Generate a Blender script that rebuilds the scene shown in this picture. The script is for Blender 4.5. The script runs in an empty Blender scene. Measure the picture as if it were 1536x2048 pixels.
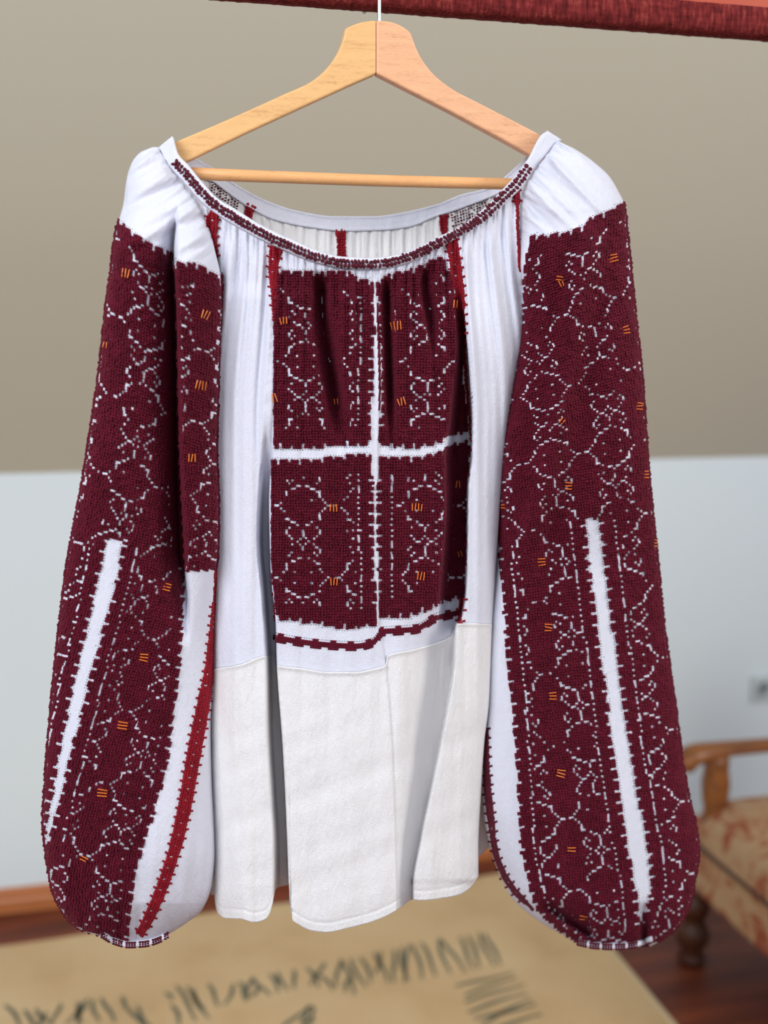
import bpy, math, random
import numpy as np
rng = np.random.default_rng(7); random.seed(7)
scene = bpy.context.scene
# ---------------------------------------------------------------- camera
FP = 2200.0; YAW = math.radians(13.5); PITCH = math.atan(304/FP); CAM = np.array([0, 0, 1.6])
cd = bpy.data.cameras.new('camera'); cam = bpy.data.objects.new('camera', cd)
scene.collection.objects.link(cam); scene.camera = cam
cam.location = CAM; cam.rotation_euler = (math.pi/2-PITCH, 0, -YAW)
cd.sensor_fit = 'VERTICAL'; cd.sensor_height = 36; cd.sensor_width = 27; cd.lens = FP/2048*36
cd.dof.use_dof = True; cd.dof.focus_distance = 1.055; cd.dof.aperture_fstop = 2.9
cd.clip_start = .01
# ---------------------------------------------------------------- world, lights, exposure
w = bpy.data.worlds.new('world'); scene.world = w; w.use_nodes = True
bg = w.node_tree.nodes['Background']; bg.inputs[0].default_value = (.86, .93, 1.0, 1); bg.inputs[1].default_value = .74
def area(name, loc, target, size, energy, col):
    l = bpy.data.lights.new(name, 'AREA'); l.shape = 'RECTANGLE'; l.size, l.size_y = size; l.energy = energy; l.color = col
    o = bpy.data.objects.new(name, l); scene.collection.objects.link(o); o.location = loc
    d = np.array(target)-np.array(loc)
    from mathutils import Vector
    o.rotation_euler = Vector(d).to_track_quat('-Z', 'Y').to_euler(); return o
area('window_light', (-1.5, -.7, 2.6), (.3, 1.1, 1.4), (1.1, 1.2), 56, (.93, .96, 1))
area('side_window_light', (2.4, -.3, 2.5), (.5, 1.5, 1.2), (1.0, 1.2), 34, (1, .95, .88))
vs = scene.view_settings; vs.view_transform = 'Standard'; vs.look = 'None'; vs.exposure = 0.13; vs.gamma = 1; vs.use_curve_mapping = False
scene.cycles.max_bounces = 8
# ---------------------------------------------------------------- helpers
Fv = np.array([math.sin(YAW)*math.cos(PITCH), math.cos(YAW)*math.cos(PITCH), -math.sin(PITCH)])
Rv = np.array([math.cos(YAW), -math.sin(YAW), 0]); Uv = np.cross(Rv, Fv)
YB = 1.07                                   # plane in which the blouse hangs
def P(x, y, h=0.0):                         # point h metres in front of the hanging plane
    x = np.asarray(x, float); y = np.asarray(y, float); h = np.asarray(h, float)
    x, y, h = np.broadcast_arrays(x, y, h)
    r = Fv+((x-768)/FP)[..., None]*Rv-((y-1024)/FP)[..., None]*Uv
    return CAM+r*((YB-h)/r[..., 1])[..., None]
def floor_pt(x, y, z=0.0):
    r = Fv+(x-768)/FP*Rv-(y-1024)/FP*Uv
    return CAM+r*((z-CAM[2])/r[2])
def ss(a, b, x):
    t = np.clip((x-a)/(b-a), 0, 1); return t*t*(3-2*t)
class Cv:                                   # smooth curve value(parameter)
    def __init__(s, pts):
        pts = sorted(pts); s.t = np.array([p[0] for p in pts], float); s.v = np.array([p[1] for p in pts], float)
        d = np.diff(s.v)/np.diff(s.t); m = np.zeros(len(s.t)); m[0] = d[0]; m[-1] = d[-1]
        for i in range(1, len(d)):
            m[i] = 0 if d[i-1]*d[i] <= 0 else 2*d[i-1]*d[i]/(d[i-1]+d[i])
        s.m = m
    def __call__(s, q):
        q = np.clip(np.asarray(q, float), s.t[0], s.t[-1]); i = np.clip(np.searchsorted(s.t, q)-1, 0, len(s.t)-2)
        H = s.t[i+1]-s.t[i]; t = (q-s.t[i])/H
        return ((2*t**3-3*t*t+1)*s.v[i]+(t**3-2*t*t+t)*H*s.m[i]+(-2*t**3+3*t*t)*s.v[i+1]+(t**3-t*t)*H*s.m[i+1])
def XY(pts): return Cv([(y, x) for x, y in pts])      # x as a function of y
def wob(x, seed=0):
    return (np.sin(x*1.0+seed)+.7*np.sin(x*1.73+seed*2.1+1)+.5*np.sin(x*2.9+seed*3.3+2))/2.2
BASE = {}
def new_obj(name, me, parent=None):
    o = bpy.data.objects.new(name, me); scene.collection.objects.link(o)
    if parent is not None: o.parent = parent
    return o
def base_of(parent):
    while parent is not None:
        if parent.name in BASE: return BASE[parent.name]
        parent = parent.parent
    return np.zeros(3)
def mesh(name, V, faces, mat, parent=None, smooth=True, mats=None, midx=None, abs_=True):
    V = np.asarray(V, float).reshape(-1, 3)
    if abs_: V = V-base_of(parent)
    me = bpy.data.meshes.new(name)
    if isinstance(faces, list): me.from_pydata([tuple(v) for v in V], [], faces)
    else:                                              # tuple (quads, tris) of numpy arrays
        q, t = faces; nq, nt = len(q), len(t)
        me.vertices.add(len(V)); me.vertices.foreach_set('co', V.ravel())
        me.loops.add(nq*4+nt*3); me.loops.foreach_set('vertex_index', np.concatenate([q.ravel(), t.ravel()]).astype(np.int32))
        me.polygons.add(nq+nt)
        me.polygons.foreach_set('loop_start', np.concatenate([np.arange(nq)*4, nq*4+np.arange(nt)*3]).astype(np.int32))
        me.update(calc_edges=True); me.validate()
    for m in (mats or [mat]): me.materials.append(m)
    if midx is not None: me.polygons.foreach_set('material_index', np.asarray(midx, np.int32))
    if smooth: me.polygons.foreach_set('use_smooth', np.ones(len(me.polygons), bool))
    return new_obj(name, me, parent)
NT = np.zeros((0, 3), int)
def gridf(nr, nc, close=False):
    r = np.arange(nr-1)[:, None]; c = np.arange(nc if close else nc-1)[None, :]
    a = r*nc+c; b = r*nc+(c+1) % nc; return np.stack([a, a+nc, b+nc, b], -1).reshape(-1, 4)
def thing(name, label, cat, loc, group=None):
    o = bpy.data.objects.new(name, None); scene.collection.objects.link(o); o.location = loc; o.empty_display_size = .05
    o['label'] = label; o['category'] = cat; BASE[o.name] = np.array(loc, float)
    if group: o['group'] = group
    return o
def solid(o, t, off=-1):
    m = o.modifiers.new('thickness', 'SOLIDIFY'); m.thickness = t; m.offset = off
def bevel(o, wd, seg=2):
    m = o.modifiers.new('bevel', 'BEVEL'); m.width = wd; m.segments = seg; m.limit_method = 'ANGLE'
def box(name, lo, hi, mat, parent=None, bev=0.0):
    x0, y0, z0 = lo; x1, y1, z1 = hi
    V = [(x, y, z) for z in (z0, z1) for y in (y0, y1) for x in (x0, x1)]
    F_ = [(0, 2, 3, 1), (4, 5, 7, 6), (0, 1, 5, 4), (2, 6, 7, 3), (0, 4, 6, 2), (1, 3, 7, 5)]
    o = mesh(name, V, F_, mat, parent, smooth=False)
    if bev: bevel(o, bev)
    return o
def tube(name, pts, rad, mat, parent=None, n=12, caps=True):
    pts = np.asarray(pts, float); m = len(pts); rad = np.broadcast_to(rad, (m,))
    T = np.gradient(pts, axis=0); T /= np.linalg.norm(T, axis=1)[:, None]
    ref = np.array([0, 0, 1.]) if abs(T[0][2]) < .9 else np.array([1., 0, 0]); V = []
    nrm = np.cross(T[0], ref); nrm /= np.linalg.norm(nrm)
    for i in range(m):
        nrm = nrm-T[i]*nrm.dot(T[i]); nrm /= np.linalg.norm(nrm); bn = np.cross(T[i], nrm)
        for k in range(n):
            a = 2*math.pi*k/n; V.append(pts[i]+rad[i]*(math.cos(a)*nrm+math.sin(a)*bn))
    F_ = [tuple(f) for f in gridf(m, n, True)]
    if caps: F_ += [tuple(range(n)), tuple((m-1)*n+k for k in range(n-1, -1, -1))]
    return mesh(name, V, F_, mat, parent)
# ---------------------------------------------------------------- materials
def mat(name, col, rough=.8, spec=.3):
    m = bpy.data.materials.new(name); m.use_nodes = True; b = m.node_tree.nodes['Principled BSDF']
    b.inputs['Base Color'].default_value = (*col, 1); b.inputs['Roughness'].default_value = rough
    b.inputs['Specular IOR Level'].default_value = spec
    return m, m.node_tree, b
def noise(nt, scale, detail=3, vec=None, rough=.5, mapscale=None, rot=None, dist=0):
    n = nt.nodes.new('ShaderNodeTexNoise'); n.inputs['Scale'].default_value = scale; n.inputs['Detail'].default_value = detail
    n.inputs['Roughness'].default_value = rough; n.inputs['Distortion'].default_value = dist
    tc = nt.nodes.new('ShaderNodeTexCoord'); mp = nt.nodes.new('ShaderNodeMapping')
    nt.links.new(tc.outputs['Object'], mp.inputs[0]); nt.links.new(mp.outputs[0], n.inputs['Vector'])
    if mapscale: mp.inputs['Scale'].default_value = mapscale
    if rot: mp.inputs['Rotation'].default_value = rot
    return n
def ramp(nt, src, stops):
    r = nt.nodes.new('ShaderNodeValToRGB'); e = r.color_ramp.elements
    while len(e) < len(stops): e.new(.5)
    for el, (p, c) in zip(e, stops): el.position = p; el.color = (*c, 1)
    nt.links.new(src, r.inputs[0]); return r
def bump(nt, b, src, strength, dist):
    bn = nt.nodes.new('ShaderNodeBump'); bn.inputs['Strength'].default_value = strength; bn.inputs['Distance'].default_value = dist
    nt.links.new(src, bn.inputs['Height']); nt.links.new(bn.outputs[0], b.inputs['Normal']); return bn
def addm(nt, a, b_, k=1.0):
    m = nt.nodes.new('ShaderNodeMath'); m.operation = 'MULTIPLY_ADD'; nt.links.new(a, m.inputs[0]); m.inputs[1].default_value = k
    nt.links.new(b_, m.inputs[2]); return m.outputs[0]
def cotton(name, col, crinkle=1.0, trans=.12):
    m, nt, b = mat(name, col, .9, .15)
    n1 = noise(nt, 1, 4, mapscale=(420, 420, 170)); n2 = noise(nt, 1, 2, mapscale=(1500, 1500, 1300)); n3 = noise(nt, 1, 3, mapscale=(95, 95, 30))
    s = addm(nt, n1.outputs[0], n2.outputs[0], .9); s = addm(nt, n3.outputs[0], s, 1.6*crinkle)
    bump(nt, b, s, .8, .0011)
    tr = nt.nodes.new('ShaderNodeBsdfTranslucent'); tr.inputs[0].default_value = (*col, 1)
    mx = nt.nodes.new('ShaderNodeMixShader'); mx.inputs[0].default_value = trans
    out = nt.nodes['Material Output']
    nt.links.new(b.outputs[0], mx.inputs[1]); nt.links.new(tr.outputs[0], mx.inputs[2]); nt.links.new(mx.outputs[0], out.inputs[0])
    return m
COT = cotton('white_cotton', (.80, .80, .90)); COT2 = cotton('raw_white_cotton', (.91, .89, .895), 1.8)
def yarn(name, c1, c2):
    m, nt, b = mat(name, c1, .85, .2)
    n = noise(nt, 90, 3); r = ramp(nt, n.outputs[0], [(.3, c1), (.7, c2)]); nt.links.new(r.outputs[0], b.inputs['Base Color'])
    n2 = noise(nt, 1, 2, mapscale=(700, 700, 1900)); bump(nt, b, n2.outputs[0], .9, .001)
    b.inputs['Sheen Weight'].default_value = .12; b.inputs['Sheen Roughness'].default_value = .5; b.inputs['Sheen Tint'].default_value = (.6, .1, .2, 1)
    return m
BURG = yarn('burgundy_yarn', (.085, .0022, .011), (.125, .0045, .019)); RED = yarn('dark_red_yarn', (.20, .004, .012), (.30, .008, .018)); PLUM = yarn('plum_yarn', (.075, .008, .018), (.11, .012, .024))
DOT, nt, b = mat('dark_thread_dots', (.03, .008, .015))
BURGF, nt, b = mat('burgundy_cloth', (.11, .006, .018), .95)
def beech(name, c1, c2, ang):
    m, nt, b = mat(name, c1, .45, .35)
    n = noise(nt, 1, 5, mapscale=(26, 90, 260), rot=(0, ang, 0), rough=.65); n2 = noise(nt, 1, 2, mapscale=(220, 700, 1300), rot=(0, ang, 0))
    mx = addm(nt, n2.outputs[0], n.outputs[0], .55)
    r = ramp(nt, mx, [(.45, c2), (.68, c1), (.95, tuple(min(1, v*1.12) for v in c1))]); nt.links.new(r.outputs[0], b.inputs['Base Color'])
    bump(nt, b, n2.outputs[0], .15, .0003); return m
BEECH_L = beech('beech_ochre', (.70, .40, .17), (.50, .245, .085), -.42); BEECH_R = beech('beech_pink', (.72, .38, .21), (.54, .25, .12), .6); BEECH_B = beech('beech_bar', (.72, .36, .15), (.58, .26, .09), 0)
METAL, nt, b = mat('galvanised_wire', (.62, .72, .74), .3); b.inputs['Metallic'].default_value = .9
BEAD, nt, b = mat('orange_glass_bead', (.62, .14, .015), .15, .6)
# ================================================================ structure
def tag_s(o): o['kind'] = 'structure'; return o
YW = 3.213
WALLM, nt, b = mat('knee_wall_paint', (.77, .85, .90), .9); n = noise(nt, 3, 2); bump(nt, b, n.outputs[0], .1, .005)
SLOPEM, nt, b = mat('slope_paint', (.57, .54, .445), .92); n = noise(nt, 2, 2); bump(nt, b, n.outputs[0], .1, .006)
FLOORM, nt, b = mat('red_brown_floor', (.13, .03, .015), .5, .3); n = noise(nt, 1, 4, mapscale=(2, 14, 1)); r = ramp(nt, n.outputs[0], [(.3, (.085, .018, .009)), (.7, (.23, .052, .02))]); nt.links.new(r.outputs[0], b.inputs['Base Color'])
BASEM, nt, b = mat('orange_brown_wood', (.48, .16, .05), .35, .4); n = noise(nt, 1, 3, mapscale=(3, 60, 60)); r = ramp(nt, n.outputs[0], [(.3, (.40, .12, .035)), (.7, (.56, .20, .07))]); nt.links.new(r.outputs[0], b.inputs['Base Color'])
tag_s(box('floor', (-3.5, -2.5, -.05), (5.5, YW+.1, 0), FLOORM))
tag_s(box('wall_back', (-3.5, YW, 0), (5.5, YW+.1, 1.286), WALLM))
L = 3.4; c45 = math.cos(math.radians(50)); s45 = math.sin(math.radians(50))
V = [(-3.5, YW, 1.286), (5.5, YW, 1.286), (5.5, YW-L*c45, 1.286+L*s45), (-3.5, YW-L*c45, 1.286+L*s45)]
V += [(x, y+.1, z+.08) for x, y, z in V]
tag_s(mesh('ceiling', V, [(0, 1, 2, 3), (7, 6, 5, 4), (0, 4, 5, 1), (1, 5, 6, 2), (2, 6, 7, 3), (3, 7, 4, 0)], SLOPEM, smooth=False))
for nm, x0 in (('wall_left', -3.6), ('wall_right', 5.5)):
    pr = [(-2.5, 0), (YW+.1, 0), (YW+.1, 1.286), (YW-L*c45, 1.286+L*s45), (-2.5, 1.286+L*s45)]; V = [(x, y, z) for x in (x0, x0+.1) for y, z in pr]
    tag_s(mesh(nm, V, [(0, 1, 2, 3, 4), (9, 8, 7, 6, 5)]+[(i, 5+i, 5+(i+1) % 5, (i+1) % 5) for i in range(5)], WALLM, smooth=False))
def extr_x(name, prof, x0, x1, m, parent=None):
    n = len(prof); V = [(x0, y, z) for y, z in prof]+[(x1, y, z) for y, z in prof]
    return mesh(name, V, [(i, (i+1) % n, n+(i+1) % n, n+i) for i in range(n)]+[tuple(range(n-1, -1, -1)), tuple(range(n, 2*n))], m, parent, smooth=False)
bb = tag_s(extr_x('baseboard_back', [(YW, 0), (YW-.022, 0), (YW-.022, .035), (YW-.018, .042), (YW-.016, .058), (YW-.01, .066), (YW, .07)], -3.5, 5.5, BASEM))
# ---------------------------------------------------------------- jute rug
JUTE, nt, b = mat('jute_weave', (.50, .34, .17), .95, .1)
n = noise(nt, 3.5, 4); n2 = noise(nt, 1, 2, mapscale=(160, 160, 20)); s = addm(nt, n2.outputs[0], n.outputs[0], .3)
r = ramp(nt, s, [(.35, (.50, .33, .165)), (.62, (.62, .43, .235)), (.9, (.68, .50, .29))]); nt.links.new(r.outputs[0], b.inputs['Base Color']); bump(nt, b, n2.outputs[0], .4, .002)
JUTEB, nt, b = mat('pale_rug_binding', (.62, .48, .30), .9, .1)
INK, nt, b = mat('grey_green_print', (.15, .15, .105), .95, .1)
rug = thing('jute_rug', 'tan jute rug with rows of grey green stroke marks lying on the red brown floor', 'rug', (.3, 2.2, 0))
xs = np.linspace(-1.6, 1.25, 60); back_y = 3.045+.022*(xs+.3)-.0*xs
outl = [(x, 3.0+.075*(x-(-.37))/1.45 + .012*math.sin(x*6)) for x in xs]
outl[0] = (-1.6, 2.85)
V = [(x, y, .009) for x, y in outl]+[(x, 1.2, .009) for x in xs]
V += [(x, y, .0005) for x, y, z in V]
N = len(xs); F_ = []
for i in range(N-1): F_ += [(i, N+i, N+i+1, i+1), (2*N+i, 2*N+i+1, 3*N+i+1, 3*N+i), (i, i+1, 2*N+i+1, 2*N+i), (N+i, 3*N+i, 3*N+i+1, N+i+1)]
F_ += [(0, 2*N, 3*N, N), (N-1, 2*N-1, 4*N-1, 3*N-1)]
mesh('woven_field', V, F_, JUTE, rug, smooth=False)
ed = [(1.255, 1.2, .008)]+[(1.255, y, .008) for y in np.linspace(1.4, 3.08, 12)]
tube('edge_binding', ed, .0085, JUTEB, rug, 8)['label'] = 'pale binding along the right edge'
def stroke(x0, y0, x1, y1, wd):
    a = floor_pt(x0, y0, .009)[:2]; c = floor_pt(x1, y1, .009)[:2]; d = c-a; L_ = np.linalg.norm(d); d /= L_; nn = np.array([-d[1], d[0]])
    V = []
    for k in range(7):
        t = k/6; p = a+d*L_*t+nn*.004*math.sin(t*5+x0); wk = wd*(.55+.5*math.sin(math.pi*min(1, t*1.1+.05)))/2
        V += [(*(p+nn*wk), .0085), (*(p-nn*wk), .0085), (*(p-nn*wk), .0104), (*(p+nn*wk), .0104)]
    F_ = [tuple(f) for f in gridf(7, 4, True)]+[(0, 1, 2, 3), (27, 26, 25, 24)]
    return mesh('printed_stroke', V, F_, INK, rug, smooth=False)
ST = [(12, 2010, 45, 2055), (45, 2022, 85, 2062), (72, 2018, 100, 2050), (90, 2025, 80, 2060), (120, 2008, 105, 2050), (152, 2005, 165, 2048), (180, 1998, 130, 2048), (172, 2010, 150, 2050),
      (185, 2000, 195, 2044), (205, 1995, 228, 2045), (240, 1995, 262, 2024), (272, 2014, 300, 2055), (262, 2020, 290, 2060), (332, 1985, 345, 2000), (345, 2010, 362, 2050), (352, 1972, 395, 2040), (372, 1974, 418, 2036), (386, 1980, 406, 2022), (415, 1968, 440, 2012),
      (470, 1968, 450, 2010), (478, 1964, 495, 2002), (505, 1955, 492, 1998), (506, 1956, 538, 1992), (520, 1974, 500, 1996), (540, 1948, 560, 1985), (556, 1944, 572, 1982), (585, 1940, 592, 1978),
      (615, 1935, 640, 1975), (648, 1925, 622, 1972), (640, 1950, 668, 1980), (680, 1920, 672, 1975), (684, 1920, 712, 1990), (700, 1918, 730, 1975), (700, 1955, 688, 1985), (722, 1915, 745, 1965), (752, 1905, 775, 1965), (765, 1905, 748, 1950),
      (786, 1900, 790, 1965), (800, 1895, 815, 1962), (820, 1890, 805, 1965), (828, 1890, 845, 1958), (842, 1885, 875, 1952), (876, 1878, 898, 1948), (884, 1878, 930, 1945), (918, 1875, 948, 1938), (936, 1872, 962, 1936), (958, 1866, 985, 1932), (972, 1868, 1000, 1930),
      (912, 1974, 1024, 1945), (930, 1992, 1030, 1954), (930, 2005, 1046, 1968), (935, 2024, 1052, 1986), (950, 2040, 1072, 2008), (960, 2050, 1062, 1998), (965, 2062, 1085, 2030),
      (560, 2062, 618, 2010), (600, 2045, 622, 2012), (622, 2012, 628, 2030), (628, 2030, 605, 2050), (580, 2070, 630, 2040)]
for (a_, b_, c_, d_) in ST: stroke(a_, b_, c_, d_, .011)
# ---------------------------------------------------------------- wall socket
SOCK, nt, b = mat('socket_plastic', (.60, .66, .68), .35); SOCKD, nt, b = mat('socket_grey', (.24, .27, .29), .5)
so = thing('wall_socket', 'small white wall socket with a round recess on the white knee wall above the armchair', 'socket', (2.085, YW, .50))
box('cover_plate', (2.043, YW-.012, .455), (2.127, YW-.001, .545), SOCK, so, .004)
a = np.linspace(0, 2*math.pi, 25)[:-1]
tube('socket_ring', [(2.085+.028*math.cos(t), YW-.014, .5+.028*math.sin(t)) for t in np.append(a, a[:2])], .004, SOCK, so, 8, False)
V = [(2.085, YW-.0125, .5)]+[(2.085+.026*math.cos(t), YW-.0135, .5+.026*math.sin(t)) for t in a]
mesh('recess', V, [(0, 1+(k+1) % 24, 1+k) for k in range(24)], SOCKD, so)
# ---------------------------------------------------------------- armchair
OAK, nt, b = mat('varnished_brown_wood', (.30, .11, .03), .28, .5); n = noise(nt, 1, 4, mapscale=(8, 60, 60)); r = ramp(nt, n.outputs[0], [(.3, (.16, .05, .014)), (.7, (.34, .125, .035))]); nt.links.new(r.outputs[0], b.inputs['Base Color'])
LEGM, nt, b = mat('dark_brown_wood', (.07, .022, .01), .35, .4)
FLOR, nt, b = mat('floral_upholstery', (.62, .42, .24), .9, .1)
n = noise(nt, 13, 3, rough=.6, dist=1.2); r = ramp(nt, n.outputs[0], [(.40, (.52, .35, .21)), (.50, (.50, .31, .18)), (.58, (.38, .14, .08)), (.7, (.34, .09, .05))]); nt.links.new(r.outputs[0], b.inputs['Base Color'])
ch = thing('armchair', 'wooden armchair with scrolled arms and tan floral upholstered seat beside the white wall', 'armchair', (1.75, 2.15, 0))
def puff(name, cx, cy, cz, ax, ay, az, e, m, parent, rot=0):
    V = []; nu, nv = 48, 25
    for i in range(nv):
        p = -math.pi/2+math.pi*i/(nv-1)
        for k in range(nu):
            t = 2*math.pi*k/nu; f_ = lambda v, q: math.copysign(abs(v)**q, v)
            x = ax*f_(math.cos(p), .5)*f_(math.cos(t), e); y = ay*f_(math.cos(p), .5)*f_(math.sin(t), e); z = az*f_(math.sin(p), .8)
            V.append((cx+x*math.cos(rot)+z*math.sin(rot), cy+y, cz-x*math.sin(rot)+z*math.cos(rot)))
    return mesh(name, V, [tuple(f) for f in gridf(nv, nu, True)], m, parent)
box('seat_apron', (1.445, 1.79, .195), (2.02, 2.60, .335), FLOR, ch, .02)['label'] = 'floral fabric side of the seat'
puff('seat_cushion', 1.735, 2.19, .345, .295, .40, .115, .35, FLOR, ch)
tube('piping', [(1.452, 1.80, .335), (1.441, 1.83, .337), (1.441, 2.56, .337), (1.452, 2.595, .335)], .007, LEGM, ch, 8)['label'] = 'dark brown cord along the seat edge'
puff('backrest', 2.06, 2.135, .66, .07, .31, .36, .4, FLOR, ch, -.0)
PL = [(0, .024), (.012, .03), (.02, .03), (.035, .02), (.06, .033), (.085, .037), (.11, .03), (.125, .022), (.14, .03), (.15, .034), (.2, .036)]
PA = [(.33, .034), (.40, .034), (.43, .028), (.45, .034), (.50, .038), (.54, .032), (.56, .034), (.575, .03)]
for yy in (2.49, 1.83):
    o = tube('leg', [(1.445, yy, max(.0, z)) for z, r_ in PL], [r_*1.25 for z, r_ in PL], LEGM, ch, 20)
    tube('leg', [(2.0+.05*(1-z/.2), yy, z) for z, r_ in PL], [r_*.85 for z, r_ in PL], LEGM, ch, 20)
    o = tube('arm_post', [(1.495, yy, z) for z, r_ in PA], [r_ for z, r_ in PA], OAK, ch, 20)
    xs_ = np.array([1.385, 1.392, 1.41, 1.44, 1.48, 1.55, 1.65, 1.8, 1.95, 2.03]); zs = np.array([.568, .578, .588, .598, .602, .604, .602, .604, .61, .61])
    ry = np.array([.016, .03, .038, .038, .034, .03, .027, .027, .026, .024]); rz = np.array([.012, .026, .032, .027, .021, .019, .018, .018, .018, .018])
    V = [(xs_[i], yy+ry[i]*math.cos(t), zs[i]-.014+rz[i]*math.sin(t)) for i in range(10) for t in np.linspace(0, 2*math.pi, 25)[:-1]]
    o = mesh('armrest', V, [tuple(f) for f in gridf(10, 24, True)]+[tuple(range(24)), tuple(range(239, 215, -1))], OAK, ch)
    m_ = o.modifiers.new('sub', 'SUBSURF'); m_.levels = 1; m_.render_levels = 1
    tube('arm_scroll', [(1.402, yy-.036, .566), (1.402, yy-.03, .566), (1.402, yy+.03, .566), (1.402, yy+.036, .566)], [.014, .022, .022, .014], OAK, ch, 16)
# ---------------------------------------------------------------- rail with red woven cover
RUGM, nt, b = mat('red_woven_wool', (.12, .014, .012), .95, .1)
n = noise(nt, 1, 3, mapscale=(260, 260, 60)); n2 = noise(nt, 1, 3, mapscale=(60, 60, 200)); s = addm(nt, n2.outputs[0], n.outputs[0], .5)
r = ramp(nt, s, [(.5, (.065, .008, .009)), (.8, (.17, .02, .02)), (1, (.26, .05, .04))]); nt.links.new(r.outputs[0], b.inputs['Base Color']); bump(nt, b, s, .8, .003)
RAILW, nt, b = mat('red_stained_wood', (.42, .06, .025), .4)
rl = thing('clothes_rail', 'red stained wooden rail above the hanger on tall end posts', 'rail', (.4, 1.107, 0))
box('rail_bar', (-1.85, 1.097, 1.944), (1.75, 1.119, 1.985), RAILW, rl, .002)
for xx in (-1.85, 1.72):
    box('post', (xx, 1.09, 0.02), (xx+.03, 1.126, 1.944), RAILW, rl, .003); box('foot', (xx-.005, .85, 0), (xx+.035, 1.36, .03), RAILW, rl, .004)
# the cover: thick wool strip wrapped under the rail, with an uneven lower edge
rc = thing('woven_strip', 'dark red wool weaving wrapped round the underside of the wooden rail at the top', 'textile', (.4, 1.107, 1.941))
nx = 700; xs = np.linspace(-1.0, 1.7, nx); V = []
prof = [(1.0955, 1.969), (1.0945, 1.960), (1.0945, 1.950), (1.096, 1.942), (1.108, 1.9405), (1.120, 1.942), (1.1225, 1.955), (1.1215, 1.969), (1.1195, 1.969), (1.1195, 1.9437), (1.0965, 1.9437), (1.0965, 1.969)]
for x in xs:
    k = wob(x*70)*.0006+rng.normal()*.0003
    for j, (yy, zz) in enumerate(prof): V.append((x, yy-(k if j < 3 else 0), zz-(abs(k) if 2 < j < 6 else 0)))
mesh('wool_weave', V, [tuple(f) for f in gridf(nx, len(prof), True)], RUGM, rc)
# ================================================================ hanger
hg = thing('coat_hanger', 'light beech wooden coat hanger with a wire hook carrying the embroidered blouse', 'hanger', tuple(P(757, 145)))
def slab(name, pts, d0, d1, m, parent, bev=.0018):
    pts = np.array(pts, float); A = P(pts[:, 0], pts[:, 1], 0); n = len(pts); A0 = A.copy(); A0[:, 1] = YB-d1; A1 = A.copy(); A1[:, 1] = YB-d0
    # keep the front face on the traced outline
    A0 = P(pts[:, 0], pts[:, 1], d1); A1 = A0.copy(); A1[:, 1] = YB-d0
    F_ = [tuple(range(n-1, -1, -1)), tuple(range(n, 2*n))]+[(i, (i+1) % n, n+(i+1) % n, n+i) for i in range(n)]
    o = mesh(name, np.concatenate([A0, A1]), F_, m, parent, smooth=False)
    if bev: bevel(o, bev, 2)
    return o
def smooth_line(p, n):
    p = np.array(p, float); t = np.concatenate([[0], np.cumsum(np.hypot(*np.diff(p, axis=0).T))]); q = np.linspace(0, t[-1], n)
    return np.stack([Cv(list(zip(t, p[:, 0])))(q), Cv(list(zip(t, p[:, 1])))(q)], 1)
la = smooth_line([(691, 56), (687, 76), (678, 100), (665, 122), (648, 142), (628, 159), (605, 172), (570, 187), (520, 210), (450, 241), (380, 271), (300, 305)], 40)
lt = smooth_line([(752.5, 40), (738, 41), (718, 45), (704, 50), (691, 56)], 10)
slab('left_arm', list(lt[:-1])+list(la)+[(296, 322), (306, 352), (325, 344), (385, 318), (500, 262), (600, 216), (700, 170), (752.5, 147)], -.006, .006, BEECH_L, hg)['label'] = 'ochre beech arm on the left'
ra = smooth_line([(822, 65), (828, 82), (837, 104), (850, 126), (866, 146), (884, 162), (908, 179), (960, 206), (1030, 242), (1085, 271), (1130, 296)], 40)
rt = smooth_line([(753, 40), (775, 41.5), (795, 47), (810, 55), (822, 65)], 10)
slab('right_arm', list(rt[:-1])+list(ra)+[(1140, 318), (1132, 348), (1090, 326), (1000, 276), (900, 222), (800, 171), (753, 147)], -.006, .006, BEECH_R, hg)['label'] = 'pinkish beech arm on the right'
tube('trouser_bar', [P(330, 345), P(500, 352), P(757, 361.5), P(1000, 367.5), P(1118, 372)], .0056, BEECH_B, hg, 20)['label'] = 'round beech bar between the arms'
hp = P(758.5, 20); hx = hp[0]; z0 = P(758, 60)[2]
pts = [(hx, YB, z) for z in np.linspace(z0, 1.955, 8)]+[(hx, YB+.034-.034*math.cos(t), 1.957+.034*math.sin(t)) for t in np.linspace(.05, math.pi+.35, 24)]
tube('wire_hook', pts, .0018, METAL, hg, 12)['label'] = 'pale metal wire hook'
# ================================================================ blouse
BL = thing('embroidered_blouse', 'white peasant blouse with burgundy embroidered sleeves and chest hanging on the wooden hanger', 'blouse', tuple(P(720, 560)))
# --- outlines (traced in the photograph, placed on the hanging plane)
SLl = XY([(304, 294), (280, 305), (264, 325), (255, 350), (250, 380), (247, 405), (238, 440), (229, 480), (222, 540), (213, 600), (205, 680), (195, 765), (181, 860), (165, 960), (146, 1060), (131, 1150), (119, 1250), (106, 1370), (97, 1470), (90, 1570), (86, 1640), (91, 1700), (98, 1750), (108, 1790), (128, 1828), (158, 1858), (205, 1874), (240, 1888), (262, 1893)])
SLr = XY([(316, 294), (341, 332), (368, 363), (403, 402), (418, 450), (431, 505), (442, 556), (444, 620), (440, 700), (436, 800), (433, 900), (437, 1000), (436, 1100), (431, 1150), (429, 1250), (427, 1350), (422, 1450), (424, 1560), (428, 1640), (430, 1700), (424, 1770), (404, 1820), (370, 1848), (338, 1868), (305, 1886), (285, 1893)])
LOBE = XY([(372, 350), (352, 430), (346, 520), (350, 620), (353, 760), (356, 900), (360, 1000), (368, 1140), (374, 1200)])
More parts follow.
